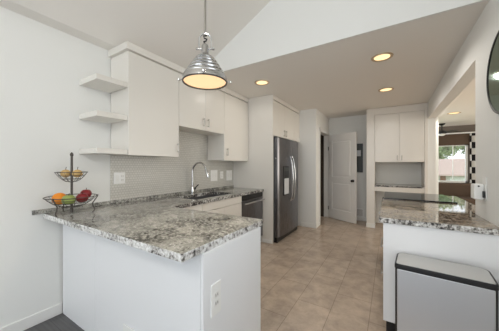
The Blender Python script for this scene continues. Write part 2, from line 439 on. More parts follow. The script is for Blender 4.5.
# ------------------------------------------------------------------ the open interior door
door = bpy.data.objects.new('door_1', None); COL.objects.link(door); door['kind'] = 'structure'
door['label'] = 'white two panel interior door standing open beside the pantry'
door.location = (-1.305, 5.905, 0); ang = math.atan2(5.53-5.905, -0.634+1.305); DW_ = math.hypot(5.53-5.905, -0.634+1.305)
door.rotation_euler = (0, 0, ang)
def local(name, mb, mat, parent, bevel=0.0, smooth=False):   # mesh given in the parent's own axes
    o = obj(name, mb, mat, None, bevel, smooth); base_off = o.location.copy()
    o.data.transform(Matrix.Translation(base_off)); o.location = (0, 0, 0); o.parent = parent
    return o
H = 2.045
m = MB(); a, b_ = -0.0175, 0.0175
xs = [0, 0.115, DW_-0.115, DW_]; zs = [0.012, 0.24, 0.90, 1.03, 1.90, H]
for i in range(3):
    for k in range(5):
        if i == 1 and k in (1, 3):
            m.box(xs[i], xs[i+1], a+0.0155, b_-0.0155, zs[k], zs[k+1])
        else: m.box(xs[i], xs[i+1], a, b_, zs[k], zs[k+1])
leaf = local('leaf', m, M_door, door)
for k in (1, 3):
    m = MB(); m.box(xs[1]+0.035, xs[2]-0.035, a+0.002, b_-0.002, zs[k]+0.035, zs[k+1]-0.035)
    local('raised_panel', m, M_door, door, 0.010)
m = MB(); m.cyl((DW_-0.065, a+0.001, 0.955), (DW_-0.065, a-0.012, 0.955), 0.030); m.cyl((DW_-0.065, a-0.010, 0.955), (DW_-0.065, a-0.04, 0.955), 0.012); m.lathe([(0.001, a-0.066), (0.022, a-0.064), (0.029, a-0.052), (0.024, a-0.04), (0.010, a-0.036)], (DW_-0.065, 0, 0.955), 'Y')
local('door_knob', m, M_black, door, smooth=True)
for z in (0.25, 1.72):
    local('hinge', MB().cyl((0.006, a-0.004, z-0.045), (0.006, a-0.004, z+0.045), 0.009), M_black, door)

# ------------------------------------------------------------------ cabinet builders
def handle_bar(name, parent, p, length, axis, out, mat=M_nickel, r=0.006, stand=0.028):
    """bar pull centred at p, running along axis, standing off along out"""
    p = Vector(p); ax = Vector(axis); o = Vector(out)
    m = MB(); e = ax*(length/2)
    m.tube([p-e+o*stand, p+e+o*stand], r*1.15, 10)
    for s in (-1, 1): m.tube([p+e*s*0.8, p+e*s*0.8+o*stand], r*0.9, 8)
    return obj(name, m, mat, parent, smooth=True)

XF = -2.125                       # face of the upper cabinets
def wall_cabinet(name, label, y0, y1, z0, z1, doors, group):
    """doors: list of (y0, y1, handle_y, handle_z) on the +X face"""
    t = thing(name, label, 'cabinet', (WL+0.17, (y0+y1)/2, z0), group)
    obj('body', MB().box(WL+0.009, XF-0.021, y0, y1, z0, z1), M_cab, t, 0.001)
    for a, b, hy, hz in doors:
        d = obj('door', MB().box(XF-0.019, XF, a+0.0015, b-0.0015, z0-0.004, z1-0.012), M_cab, t, 0.0015)
        handle_bar('handle', d, (XF, hy, hz), 0.11, (0, 0, 1), (1, 0, 0))
    return t
UZ = 2.40
wall_cabinet('wall_cabinet', 'tall white wall cabinet beside the three floating shelves', 1.255, 1.857, 1.405, UZ, [(1.245, 1.857, 1.832, 1.505)], 'upper cabinets on the sink wall')
wall_cabinet('wall_cabinet', 'short white two-door wall cabinet above the sink and faucet', 1.859, 2.72, 1.775, UZ, [(1.859, 2.312, 2.270, 1.875), (2.312, 2.72, 2.355, 1.875)], 'upper cabinets on the sink wall')
wall_cabinet('wall_cabinet', 'white wall cabinet between the short sink cabinet and the refrigerator panel', 2.722, 3.41, 1.38, UZ, [(2.722, 3.41, 2.785, 1.505)], 'upper cabinets on the sink wall')
# tall side skin of the first cabinet and crown running over all three
struct('trim_2', MB().box(WL+0.002, XF+0.006, 1.228, 3.418, UZ+0.012, CEIL-0.004).box(WL+0.009, XF-0.03, 1.26, 3.4, UZ, UZ+0.012), M_cab, bevel=0.003)

# floating shelves
for z, lab in ((2.093, 'topmost of the white floating shelves beside the tall wall cabinet'), (1.776, 'middle white floating shelf beside the tall wall cabinet'), (1.4535, 'lowest white floating shelf, level with the wall cabinet bottom')):
    s = obj('floating_shelf', MB().box(WL, XF-0.012, 0.975, 1.243, z-0.047, z), M_cab, None, 0.002)
    tag(s, lab, 'shelf', 'floating shelves beside the cabinets')

# tiled backsplash
m = MB(); m.slab([WL+0.0005, WL+0.008], [1.25, 1.858, 2.721, 3.42], [(0, 0), (0, 1), (0, 2)], CT+0.036, 1.378)
m.box(WL+0.0005, WL+0.008, 1.25, 1.858, 1.378, 1.404); m.box(WL+0.0005, WL+0.008, 1.858, 2.721, 1.378, 1.774)
tag(obj('tile_backsplash', m, M_mosaic), 'white penny mosaic backsplash between sink counter and wall cabinets', 'backsplash')

# refrigerator side panel and the cabinet above the refrigerator
tag(obj('side_panel', MB().box(WL, -1.655, 3.42, 3.448, 0, CEIL-0.003), M_cab, None, 0.0015), 'tall white end panel standing between dishwasher and refrigerator', 'panel')
t = thing('bridge_cabinet', 'white two-door cabinet over the stainless refrigerator', 'cabinet', (-2.05, 4.1, 1.81))
obj('body', MB().box(WL+0.02, -1.682, 3.450, 4.753, 1.81, 2.40), M_cab, t)
for a, b, hy in ((3.450, 3.93, 3.885), (3.93, 4.42, 3.975)):
    d = obj('door', MB().box(-1.68, -1.66, a+0.0015, b-0.0015, 1.805, 2.39), M_cab, t, 0.0015)
    handle_bar('handle', d, (-1.66, hy, 1.885), 0.11, (0, 0, 1), (1, 0, 0))
obj('filler_strip', MB().box(-1.68, -1.66, 4.4215, 4.753, 1.805, 2.39), M_cab, t, 0.001)
struct('trim_3', MB().box(WL+0.01, -1.653, 3.4495, 4.753, 2.412, CEIL-0.004).box(WL+0.02, -1.69, 3.46, 4.75, 2.40, 2.412), M_cab, bevel=0.003)

# ------------------------------------------------------------------ refrigerator
t = thing('refrigerator', 'stainless side-by-side refrigerator with ice and water dispenser', 'refrigerator', (-2.0, 3.955, 0))
obj('body', MB().box(-2.40, -1.645, 3.462, 4.45, 0.03, 1.745), M_steel_side, t, 0.004)
def fridge_door(y0, y1, ya, yb):
    """bowed front between y0,y1; the bow spans the whole width ya..yb"""
    n = 14; pts = []
    for i in range(n+1):
        y = y0+(y1-y0)*i/n; u = (y-ya)/(yb-ya)*2-1
        pts.append((-1.577+0.030*(1-u*u)-0.012*max(0, abs(u)-0.93)/0.07, y, 0.10))
    pts += [(-1.638, y1, 0.10), (-1.638, y0, 0.10)]
    return MB().prism(pts, (0, 0, 1.665))
dl = obj('freezer_door', fridge_door(3.464, 3.974, 3.464, 4.448), M_fridge, t, 0.003)
dr = obj('fresh_food_door', fridge_door(3.980, 4.448, 3.464, 4.448), M_fridge, t, 0.003)
for d, y in ((dl, 3.925), (dr, 4.030)):
    m = MB(); P = []
    for i in range(17):
        q = i/16; P.append((-1.545+0.052*math.sin(math.pi*q)**0.6, y, 0.66+0.80*q))
    m.tube(P, 0.012, 10)
    obj('handle', m, M_chrome, d, smooth=True)
dp = obj('dispenser', MB().box(-1.57, -1.5445, 3.635, 3.865, 0.78, 1.29), M_black, dl, 0.008)
obj('dispenser_panel', MB().box(-1.546, -1.5425, 3.650, 3.850, 0.80, 1.075), M_disp, dl, 0.004)
obj('dispenser_display', MB().box(-1.546, -1.5425, 3.650, 3.850, 1.20, 1.265), M_print, dl, 0.003)
obj('hinge_cover', MB().box(-1.75, -1.60, 3.475, 3.56, 1.7455, 1.785), M_steel_side, t, 0.006)
obj('hinge_cover', MB().box(-1.75, -1.60, 4.35, 4.435, 1.7455, 1.785), M_steel_side, t, 0.006)
obj('toe_grille', MB().box(-1.70, -1.60, 3.47, 4.44, 0.012, 0.092), M_black, t)
for y in (3.52, 4.39): obj('foot', MB().cyl((-1.62, y, 0.0), (-1.62, y, 0.04), 0.02), M_black, t)
obj('door_badge', MB().cyl((-1.62, 3.4645, 1.42), (-1.62, 3.4605, 1.42), 0.012), M_disp, t)

# ------------------------------------------------------------------ granite L-shaped worktop with sink
XE, XK = -0.80, -1.82            # peninsula end, kitchen run front
Y0, Y1 = 0.715, 1.492
xs = [WL+0.001, -2.315, -1.935, XK, XE]; ys = [Y0, Y1, 1.95, 2.70, 3.419]
cells = [(i, 0) for i in range(4)] + [(i, j) for i in range(3) for j in (1, 2, 3) if not (i == 1 and j == 2)]
t = thing('granite_countertop', 'L-shaped granite countertop of the peninsula and sink run', 'countertop', (-1.8, 1.1, CT-0.04))
sl = obj('slab', MB().slab(xs, ys, cells, CT-0.04, CT), M_gran, t, 0.003, edge_mat=M_gedge)
sl.data.materials.append(M_gedge2)
for p in sl.data.polygons:
    if p.material_index == 1 and p.center.y + t.location.y > Y1 + 0.01: p.material_index = 2
obj('wall_splash', MB().box(WL+0.001, WL+0.021, 0.645, 3.419, CT+0.0005, CT+0.036), M_gran, t, 0.002)
# undermount sink
t = thing('kitchen_sink', 'undermount stainless sink set into the granite below the faucet', 'sink', (-2.125, 2.325, 0.68))
m = MB(); m.slab([-2.33, -2.316, -1.934, -1.92], [1.935, 1.949, 2.701, 2.715], [(i, j) for i in range(3) for j in range(3) if not (i == 1 and j == 1)], 0.68, CT-0.0405)
m.box(-2.33, -1.92, 1.935, 2.715, 0.668, 0.68)
obj('basin', m, M_steel_side, t)
obj('drain', MB().cyl((-2.125, 2.32, 0.6805), (-2.125, 2.32, 0.685), 0.045), M_chrome, t)
# faucet
fx, fy = -2.385, 2.33
t = thing('kitchen_faucet', 'chrome gooseneck pull-down faucet standing behind the sink', 'faucet', (fx, fy, CT))
obj('faucet_base', MB().lathe([(0.030, 0.0008), (0.030, 0.008), (0.022, 0.014), (0.022, 0.10), (0.016, 0.11)], (fx, fy, CT)), M_chrome, t, smooth=True)
P = [(fx, fy, CT+0.10), (fx, fy, CT+0.20), (fx, fy, CT+0.32)]
for i in range(1, 13):
    a = math.pi*i/12*0.93; P.append((fx+0.118*(1-math.cos(a)), fy+0.012*(1-math.cos(a)), CT+0.32+0.118*math.sin(a)))
obj('spout', MB().tube(P, 0.0135, 14), M_chrome, t, smooth=True)
e = Vector(P[-1]); dirn = (Vector(P[-1])-Vector(P[-2])).normalized()
obj('spray_head', MB().tube([e-dirn*0.002, e+dirn*0.03, e+dirn*0.09, e+dirn*0.115], 0.018, 14, radii=[0.015, 0.017, 0.022, 0.020]), M_chrome, t, smooth=True)
m = MB(); m.cyl((fx+0.0, fy+0.018, CT+0.07), (fx, fy+0.052, CT+0.07), 0.017); m.tube([(fx, fy+0.045, CT+0.07), (fx+0.02, fy+0.06, CT+0.10), (fx+0.05, fy+0.065, CT+0.125)], 0.008, 10)
obj('lever_handle', m, M_black, t, smooth=True)

# base cabinets on the sink run
def base_unit(label, y0, y1, fronts):
    t = thing('base_cabinet', label, 'cabinet', (-2.15, (y0+y1)/2, 0), 'base cabinets below the sink counter')
    m = MB().box(WL+0.002, -1.93, y0, y1, 0.0, 0.10); m.box(WL+0.002, -1.862, y0, y1, 0.10, 0.66); m.box(-1.90, -1.862, y0, y1, 0.66, CT-0.0405)
    obj('body', m, M_cab, t)
    for n, a, b, z0, z1 in fronts: obj(n, MB().box(-1.860, -1.840, a+0.0015, b-0.0015, z0, z1), M_cab, t, 0.0015)
    return t
base_unit('white corner base cabinet under the counter beside the peninsula', 1.480, 1.948, [('door', 1.480, 1.946, 0.105, 0.755), ('drawer', 1.480, 1.946, 0.762, 0.856)])
base_unit('white sink base cabinet beside the dishwasher', 1.950, 2.772, [('door', 1.950, 2.360, 0.105, 0.755), ('door', 2.360, 2.770, 0.105, 0.755), ('drawer', 1.950, 2.770, 0.762, 0.856)])
# dishwasher
t = thing('dishwasher', 'stainless dishwasher under the counter next to the tall end panel', 'dishwasher', (-2.1, 3.09, 0))
obj('body', MB().box(-2.40, -1.868, 2.782, 3.40, 0.02, CT-0.045), M_steel_side, t)
dd = obj('door', MB().box(-1.866, -1.832, 2.784, 3.398, 0.12, 0.775), M_fridge, t, 0.004)
obj('control_strip', MB().box(-1.866, -1.834, 2.784, 3.398, 0.779, CT-0.047), M_black, t, 0.003)
m = MB(); m.tube([(-1.79, 2.80, 0.735), (-1.79, 3.38, 0.735)], 0.013, 12)
for y in (2.83, 3.35): m.tube([(-1.834, y, 0.735), (-1.79, y, 0.735)], 0.010, 10)
obj('handle', m, M_chrome, dd, smooth=True)
obj('toe_kick', MB().box(-1.93, -1.90, 2.784, 3.398, 0.0, 0.11), M_black, t)

# ------------------------------------------------------------------ peninsula cabinet
t = thing('peninsula_cabinet', 'white panelled peninsula base under the granite overhang', 'cabinet', (-1.6, 1.18, 0))
obj('body', MB().box(WL+0.016, -0.812, 0.866, 1.425, 0.0, CT-0.0405), M_panel, t)
obj('back_panel', MB().box(-2.447, -1.87, 0.845, 0.864, 0.002, CT-0.041), M_panel, t, 0.001)
obj('back_panel', MB().box(-1.867, -0.812, 0.845, 0.864, 0.002, CT-0.041), M_panel, t, 0.001)
obj('end_panel', MB().box(-0.810, -0.790, 0.845, 1.435, 0.002, CT-0.041), M_panel, t, 0.0015)

# wall plates and outlets
def outlet(name, label, cat, origin, ux, uz, out, w, h, kinds, group=None):
    """plate centred at origin; kinds: list of gangs ('outlet','rocker','blank') spread along ux"""
    O, U, Z, N_ = map(Vector, (origin, ux, uz, out))
    t = thing(name, label, cat, origin, group)
    def bx(u0, u1, z0, z1, d0, d1):
        m = MB(); m.prism([O+U*u0+Z*z0+N_*d0, O+U*u1+Z*z0+N_*d0, O+U*u1+Z*z1+N_*d0, O+U*u0+Z*z1+N_*d0], N_*(d1-d0)); return m
    obj('cover_plate', bx(-w/2, w/2, -h/2, h/2, 0, 0.007), M_plate, t, 0.003)
    n = len(kinds)
    for i, k in enumerate(kinds):
        c = (i-(n-1)/2)*w/n*0.92
        if k == 'outlet':
            for s in (-1, 1):
                so = obj('socket', bx(c-0.017, c+0.017, s*0.021-0.015, s*0.021+0.015, 0.0068, 0.0095), M_trim, t, 0.003)
                sl = bx(c-0.009, c-0.006, s*0.021-0.007, s*0.021+0.007, 0.009, 0.0102)
                m2 = bx(c+0.006, c+0.009, s*0.021-0.007, s*0.021+0.007, 0.009, 0.0102)
                obj('socket_slot', sl, M_cav, so); obj('socket_slot', m2, M_cav, so)
        elif k == 'rocker':
            obj('rocker', bx(c-0.017, c+0.017, -0.033, 0.033, 0.0068, 0.0105), M_trim, t, 0.003)
    return t
XT = WL+0.008
outlet('wall_outlet', 'white rocker switch and outlet plate behind the fruit stand end of the backsplash', 'outlet', (XT, 1.342, 1.166), (0, 1, 0), (0, 0, 1), (1, 0, 0), 0.118, 0.122, ['rocker', 'outlet'])
outlet('switch_plate', 'white rocker switch plate on the backsplash just beside the faucet', 'switch', (XT, 2.877, 1.135), (0, 1, 0), (0, 0, 1), (1, 0, 0), 0.165, 0.18, ['rocker', 'rocker'])
outlet('wall_outlet', 'narrow white outlet between two wide switch plates on backsplash', 'outlet', (XT, 3.077, 1.137), (0, 1, 0), (0, 0, 1), (1, 0, 0), 0.078, 0.125, ['outlet'])
outlet('switch_plate', 'white rocker switch plate on the backsplash nearest the refrigerator panel', 'switch', (XT, 3.29, 1.125), (0, 1, 0), (0, 0, 1), (1, 0, 0), 0.165, 0.18, ['rocker', 'rocker'])
outlet('wall_outlet', 'white outlet on the end panel of the peninsula', 'outlet', (-0.790, 0.937, 0.595), (0, 1, 0), (0, 0, 1), (1, 0, 0), 0.078, 0.17, ['outlet'])
outlet('wall_outlet', 'white outlet low on the long back panel of the peninsula', 'outlet', (-1.43, 0.845, 0.20), (1, 0, 0), (0, 0, 1), (0, -1, 0), 0.125, 0.125, ['outlet'])
outlet('wall_outlet', 'white outlet plate on the right wall beside the round mirror', 'outlet', (WR, 2.37, 1.13), (0, -1, 0), (0, 0, 1), (-1, 0, 0), 0.078, 0.175, ['outlet'])
t = thing('plug_in_adapter', 'white box shaped adapter plugged into the right wall outlet', 'adapter', (WR-0.03, 2.395, 1.07))
obj('case', MB().box(WR-0.066, WR-0.0105, 2.352, 2.438, 1.045, 1.16), M_plate, t, 0.008)
obj('button', MB().cyl((WR-0.04, 2.351, 1.145), (WR-0.04, 2.3535, 1.145), 0.006), M_print, t)
# phone-like dark plug below it
tag(obj('plug', MB().box(WR-0.022, WR-0.0098, 2.33, 2.35, 1.06, 1.11), M_black, None, 0.004), 'small dark plug in the right wall outlet below the white adapter', 'plug')

# ------------------------------------------------------------------ pantry hutch at the back
PY = 5.40
t = thing('pantry_hutch', 'white built-in hutch with two upper doors and a granite desk ledge', 'cabinet', (0.1, 5.65, 0))
obj('side_post', MB().box(-0.422, -0.272, PY, 5.948, 0, CEIL-0.003), M_cab, t, 0.002)
obj('side_post', MB().box(0.558, 0.603, PY, 5.948, 0, CEIL-0.003), M_cab, t, 0.002)
obj('post_base', MB().box(-0.430, -0.264, PY-0.012, PY, 0, 0.09), M_trim, t, 0.003)
obj('top_fascia', MB().box(-0.272, 0.558, PY, PY+0.02, 2.345, CEIL-0.003), M_cab, t, 0.001)
obj('upper_body', MB().box(-0.270, 0.556, PY+0.022, 5.945, 1.375, 2.345), M_cab, t)
for a, b, hx in ((-0.268, 0.160, 0.125), (0.163, 0.554, 0.20)):
    d = obj('door', MB().box(a, b, PY-0.004, PY+0.016, 1.370, 2.338), M_cab, t, 0.0015)
    handle_bar('handle', d, (hx, PY-0.004, 1.45), 0.10, (0, 0, 1), (0, -1, 0))
obj('desk_top', MB().box(-0.272, 0.558, PY+0.005, 5.945, 0.862, 0.895), M_gran, t, 0.002, edge_mat=M_gedge2)
obj('drawer', MB().box(-0.270, 0.556, PY+0.01, PY+0.03, 0.770, 0.8615), M_cab, t, 0.0015)

# framed print and floor-level vent on the back wall
t = thing('picture_frame', 'small dark framed picture on the back wall beside the open door', 'picture', (-0.625, YB, 1.14))
obj('frame', MB().slab([-0.72, -0.70, -0.56, -0.54], [YB-0.025, YB-0.0005], [(0, 0), (1, 0), (2, 0)], 1.14, 1.165).slab([-0.72, -0.70, -0.56, -0.54], [YB-0.025, YB-0.0005], [(0, 0), (1, 0), (2, 0)], 1.79, 1.815).box(-0.72, -0.70, YB-0.025, YB-0.0005, 1.165, 1.79).box(-0.56, -0.54, YB-0.025, YB-0.0005, 1.165, 1.79), M_black, t)
obj('print', MB().box(-0.70, -0.56, YB-0.012, YB-0.001, 1.165, 1.79), M_print, t)
obj('print_mat', MB().box(-0.675, -0.585, YB-0.014, YB-0.0122, 1.52, 1.66), M_disp, t)
t = thing('air_vent', 'white louvred return vent low on the back wall by the pantry', 'vent', (-0.63, YB, 0.10))
obj('frame', MB().box(-0.73, -0.53, YB-0.012, YB-0.0005, 0.105, 0.285), M_plate, t, 0.003)
for k in range(6): obj('louvre', MB().box(-0.715, -0.545, YB-0.017, YB-0.0122, 0.125+k*0.025, 0.137+k*0.025), M_nickel, t)

# ------------------------------------------------------------------ range run on the right
XR = -0.06
t = thing('base_cabinet', 'white drawer base cabinet with end panel behind the steel trash can', 'cabinet', (0.27, 2.6, 0))
obj('body', MB().box(-0.020, WR-0.003, 2.075, 3.155, 0.10, CT-0.041), M_panel, t)
obj('plinth', MB().box(-0.025, WR-0.003, 2.085, 3.155, 0.0, 0.0995), M_black, t)
obj('end_panel', MB().box(-0.045, WR-0.003, 2.052, 2.073, 0.10, CT-0.041), M_panel, t, 0.0015)
for z0, z1 in ((0.105, 0.36), (0.364, 0.61), (0.614, 0.856)):
    d = obj('drawer', MB().box(-0.042, -0.022, 2.0755, 3.152, z0, z1), M_cab, t, 0.0015)
    handle_bar('handle', d, (-0.042, 2.62, z1-0.07), 0.30, (0, 1, 0), (-1, 0, 0))
t = thing('granite_countertop', 'swirled granite counter beside the cooktop against the right wall', 'countertop', (0.27, 2.6, CT-0.04))
obj('slab', MB().slab([-0.075, 0.604, 0.735], [2.030, 2.602, 3.166, 3.96], [(0, 0), (0, 1), (1, 1), (1, 2)], CT-0.04, CT), M_gran2, t, 0.004, edge_mat=M_gedge3)
t = thing('kitchen_range', 'stainless range with black glass cooktop along the right counter', 'range', (0.27, 3.55, 0))
obj('body', MB().box(-0.030, WR-0.003, 3.170, 3.932, 0.02, CT-0.01), M_steel_side, t)
ck = obj('cooktop', MB().box(-0.062, WR-0.003, 3.168, 3.932, CT-0.0095, CT+0.014), M_glassblk, t, 0.003)
obj('cooktop_trim', MB().box(-0.066, -0.0625, 3.170, 3.932, CT-0.012, CT+0.008), M_steel, t)
od = obj('oven_door', MB().box(-0.062, -0.032, 3.176, 3.926, 0.24, 0.76), M_steel, t, 0.004)
obj('oven_window', MB().box(-0.0635, -0.0615, 3.28, 3.82, 0.34, 0.64), M_glassblk, od)
handle_bar('handle', od, (-0.062, 3.551, 0.715), 0.66, (0, 1, 0), (-1, 0, 0), M_chrome, 0.011, 0.045)
cp = obj('control_panel', MB().box(-0.064, -0.032, 3.176, 3.926, 0.765, CT-0.013), M_steel, t, 0.003)
for i in range(5): obj('knob', MB().lathe([(0.021, -0.064), (0.021, -0.082), (0.017, -0.092)], (0, 3.26+i*0.146, 0.825), 'X', 20), M_black, cp, smooth=True)
obj('storage_drawer', MB().box(-0.058, -0.032, 3.176, 3.926, 0.06, 0.232), M_steel, t, 0.003)

# ------------------------------------------------------------------ trash can
tw, td, th = 0.473, 0.250, 0.652
t = thing('trash_can', 'rectangular brushed steel trash can with black trimmed lid', 'trash can', (0.2635+0.089*td/2, 1.769+0.996*td/2, 0))
ox, oy = t.location.x, t.location.y
tx0, tx1, ty0, ty1 = ox-tw/2, ox+tw/2, oy-td/2, oy+td/2
def rounded_rect(x0, x1, y0, y1, rf, rb, z, n=8):
    P = []
    for cx, cy, a0, r in ((x1-rf, y0+rf, -90, rf), (x1-rb, y1-rb, 0, rb), (x0+rb, y1-rb, 90, rb), (x0+rf, y0+rf, 180, rf)):
        for i in range(n+1):
            a = math.radians(a0+90*i/n); P.append((cx+r*math.cos(a), cy+r*math.sin(a), z))
    return P
obj('base_ring', MB().prism(rounded_rect(tx0+0.004, tx1-0.004, ty0+0.004, ty1-0.004, 0.014, 0.05, 0.0), (0, 0, 0.045)), M_black, t)
obj('corner_frame', MB().prism(rounded_rect(tx0, tx1, ty0+0.002, ty1, 0.014, 0.052, 0.0451), (0, 0, 0.5785)), M_black, t, smooth=True)
obj('steel_front', MB().box(tx0+0.011, tx1-0.011, ty0-0.002, ty0+0.010, 0.052, 0.620), M_can, t, 0.004)
obj('rim_band', MB().prism(rounded_rect(tx0-0.003, tx1+0.003, ty0-0.004, ty1+0.002, 0.016, 0.056, 0.6237), (0, 0, 0.0245)), M_black, t, 0.003)
lid = obj('lid', MB().prism(rounded_rect(tx0-0.002, tx1+0.002, ty0-0.003, ty1+0.001, 0.016, 0.055, 0.6482), (0, 0, 0.005)), M_black, t)
obj('lid_plate', MB().prism(rounded_rect(tx0+0.007, tx1-0.007, ty0+0.004, ty1-0.010, 0.012, 0.046, 0.6533), (0, 0, 0.003)), M_lid, lid, 0.0012)
obj('foot_pedal', MB().box(ox-0.08, ox+0.08, ty0-0.03, ty0+0.01, 0.012, 0.032), M_can, t, 0.004)
t.rotation_euler = (0, 0, math.radians(-5.1))

# round mirror on the right wall
t = thing('wall_mirror', 'round dark rimmed mirror on the right wall above the counter end', 'mirror', (WR, 2.0, 1.89))
obj('mirror_glass', MB().lathe([(0.262, -0.004), (0.262, -0.016)], (WR, 2.0, 1.89), 'X', 64), M_mirror, t, smooth=True)
ring = [(WR-0.012, 2.0+0.264*math.cos(2*math.pi*k/64), 1.89+0.264*math.sin(2*math.pi*k/64)) for k in range(64)]
obj('rim', MB().tube(ring, 0.010, 10, closed=True), M_black, t, smooth=True)

# ------------------------------------------------------------------ fruit stand and fruit
bx_, by_ = -2.235, 0.832
t = thing('fruit_stand', 'two tier black wire fruit stand on the granite by the left wall', 'fruit stand', (bx_, by_, CT))
m = MB(); m.cyl((bx_, by_, CT+0.012), (bx_, by_, CT+0.48), 0.0085, 12); m.cyl((bx_, by_, CT+0.02), (bx_, by_, CT+0.06), 0.011, 12)
obj('center_post', m, M_iron, t, smooth=True)
obj('finial', MB().lathe([(0.007, 0.475), (0.013, 0.485), (0.011, 0.497), (0.005, 0.507), (0.001, 0.51)], (bx_, by_, CT), 'Z', 16), M_iron, t, smooth=True)
def wire_bowl(name, R, zr, zb, nring, nrib, rw):
    m = MB(); depth = zr-zb
    rad = lambda q: R*math.sqrt(max(q, 0.0))**0.9 if q > 0 else 0
    for i in range(1, nring+1):
        q = i/nring; r = rad(q); z = zb+depth*q
        m.tube([(bx_+r*math.cos(2*math.pi*k/36), by_+r*math.sin(2*math.pi*k/36), z) for k in range(36)], rw*(1.5 if i == nring else 0.9), 6, closed=True)
    for k in range(nrib):
        a = 2*math.pi*(k+0.5)/nrib
        m.tube([(bx_+rad(q)*math.cos(a), by_+rad(q)*math.sin(a), zb+depth*q) for q in [j/10 for j in range(0, 11)]], rw*0.8, 6)
    return obj(name, m, M_iron, t, smooth=True)
wire_bowl('lower_basket', 0.176, CT+0.145, CT+0.055, 4, 14, 0.0022)
wire_bowl('upper_basket', 0.108, CT+0.345, CT+0.262, 3, 12, 0.0020)
for k in range(3):
    a = math.radians(121.64 + 60 + 120*k); ca, sa = math.cos(a), math.sin(a)
    P = [(bx_+r*ca, by_+r*sa, CT+z) for r, z in ((0.168, 0.145), (0.182, 0.148), (0.178, 0.138), (0.158, 0.105), (0.142, 0.080), (0.146, 0.055), (0.158, 0.030), (0.150, 0.008), (0.138, 0.005))]
    obj('leg', MB().tube(P, 0.0045, 8), M_iron, t, smooth=True)
def fruit(name, label, cat, mat, c, r, squash=0.95, group=None, apple=True, stem=True):
    t = thing(name, label, cat, c, group)
    n = 22; prof = []
    for i in range(n+1):
        a = math.pi*i/n; rr = r*math.sin(a); z = -r*squash*math.cos(a)
        if apple:
            d = math.exp(-(math.sin(a)/0.33)**2); z += -d*r*0.28*(1 if z > 0 else -0.7)
            rr *= 1+0.05*(-math.cos(a))*-1
        prof.append((rr, z))
    obj('flesh', MB().lathe(prof, c, 'Z', 28, False), mat, t, smooth=True)
    if stem:
        top = c[2]+r*squash*(0.70 if apple else 0.98)
        obj('stem', MB().tube([(c[0], c[1], top), (c[0]+0.003, c[1], top+0.012), (c[0]+0.007, c[1]+0.002, top+0.022)], 0.0022, 6), M_stem, t, smooth=True)
    return t
rgt = Vector((0.8514, 0.5246, 0)); bk = Vector((-0.5246, 0.8514, 0))
def at(r, d, z):
    p = Vector((bx_, by_, 0))+rgt*r+bk*d; return (p.x, p.y, CT+z)
fruit('orange', 'orange in the lower basket of the fruit stand', 'fruit', M_orange, at(-0.076, -0.030, 0.130), 0.050, 0.97, None, False, False)
fruit('apple', 'green apple in the middle of the lower fruit basket', 'fruit', M_green, at(0.040, -0.082, 0.130), 0.046, 0.92)
fruit('apple', 'front red apple in the lower basket touching the green apple', 'fruit', M_red, at(0.078, 0.012, 0.132), 0.044, 0.92)
fruit('apple', 'highest red apple at the back edge of lower basket', 'fruit', M_red, at(0.052, 0.092, 0.158), 0.042, 0.92)
fruit('pear', 'yellowish pear on the side of the top basket nearest the wall', 'fruit', M_tanfruit, at(-0.046, -0.004, 0.334), 0.036, 0.9, None, False, True)
fruit('pear', 'yellowish pear on the side of the top basket nearest the sink', 'fruit', M_tanfruit, at(0.047, 0.0, 0.334), 0.036, 0.9, None, False, True)

# ------------------------------------------------------------------ pendant lamp
px_, py_ = -1.014, 1.10; RZ = 1.835
t = thing('pendant_lamp', 'ribbed polished metal pendant lamp hanging over the peninsula', 'lamp', (px_, py_, RZ))
zc = CEIL + SL*(px_+2.32)
obj('rod', MB().cyl((px_, py_, 2.150), (px_, py_, zc+0.005), 0.0075, 14), M_nickel, t, smooth=True)
obj('ceiling_canopy', MB().lathe([(0.012, -0.07), (0.055, -0.045), (0.06, 0.045)], (px_, py_, zc), 'Z', 28), M_nickel, t, smooth=True)
prof = [(0.136, 0.000), (0.141, 0.004), (0.141, 0.024), (0.137, 0.029), (0.137, 0.036)]
for zc0, zc1, r0, r1 in ((0.036, 0.066, 0.134, 0.112), (0.066, 0.094, 0.116, 0.094), (0.094, 0.120, 0.098, 0.078), (0.120, 0.144, 0.081, 0.060), (0.144, 0.166, 0.063, 0.043)):
    for q in (0.0, 0.25, 0.5, 0.75, 1.0): prof.append((r0+(r1-r0)*q + 0.006*math.sin(math.pi*q) - (0.004 if q in (0.0, 1.0) else 0), zc0+(zc1-zc0)*q))
prof += [(0.036, 0.172), (0.026, 0.182), (0.022, 0.190), (0.022, 0.232), (0.016, 0.244), (0.002, 0.248)]
obj('shade', MB().lathe([(r, z) for r, z in prof], (px_, py_, RZ), 'Z', 56, False), M_shademetal, t, smooth=True)
obj('lens', MB().lathe([(0.002, -0.004), (0.06, -0.003), (0.10, 0.000), (0.134, 0.006), (0.134, 0.010), (0.002, 0.010)], (px_, py_, RZ), 'Z', 48, False), M_diff, t, smooth=True)
rg = [(px_+0.1385*math.cos(2*math.pi*k/56), py_+0.1385*math.sin(2*math.pi*k/56), RZ) for k in range(56)]
obj('rim_ring', MB().tube(rg, 0.0045, 8, closed=True), M_iron, t, smooth=True)
for k in range(4):
    a = math.radians(31.64 + 8 + 90*k); ca, sa = math.cos(a), math.sin(a)
    m = MB(); m.cyl((px_+0.136*ca, py_+0.136*sa, RZ+0.014), (px_+0.163*ca, py_+0.163*sa, RZ+0.010), 0.005, 8); m.lathe([(0.001, -0.008), (0.008, -0.006), (0.009, 0.004), (0.001, 0.008)], (px_+0.163*ca, py_+0.163*sa, RZ+0.010), 'Z', 12, False)
    obj('rim_clamp', m, M_chrome, t, smooth=True)
U = rgt
yk = []
for i in range(17):
    a = math.pi*i/16; yk.append(Vector((px_, py_, RZ+0.215+0.0)) + U*(0.040*math.cos(a)) + Vector((0, 0, 0.055+0.045*math.sin(a)) if 0 < i < 16 else (0, 0, 0.0)))
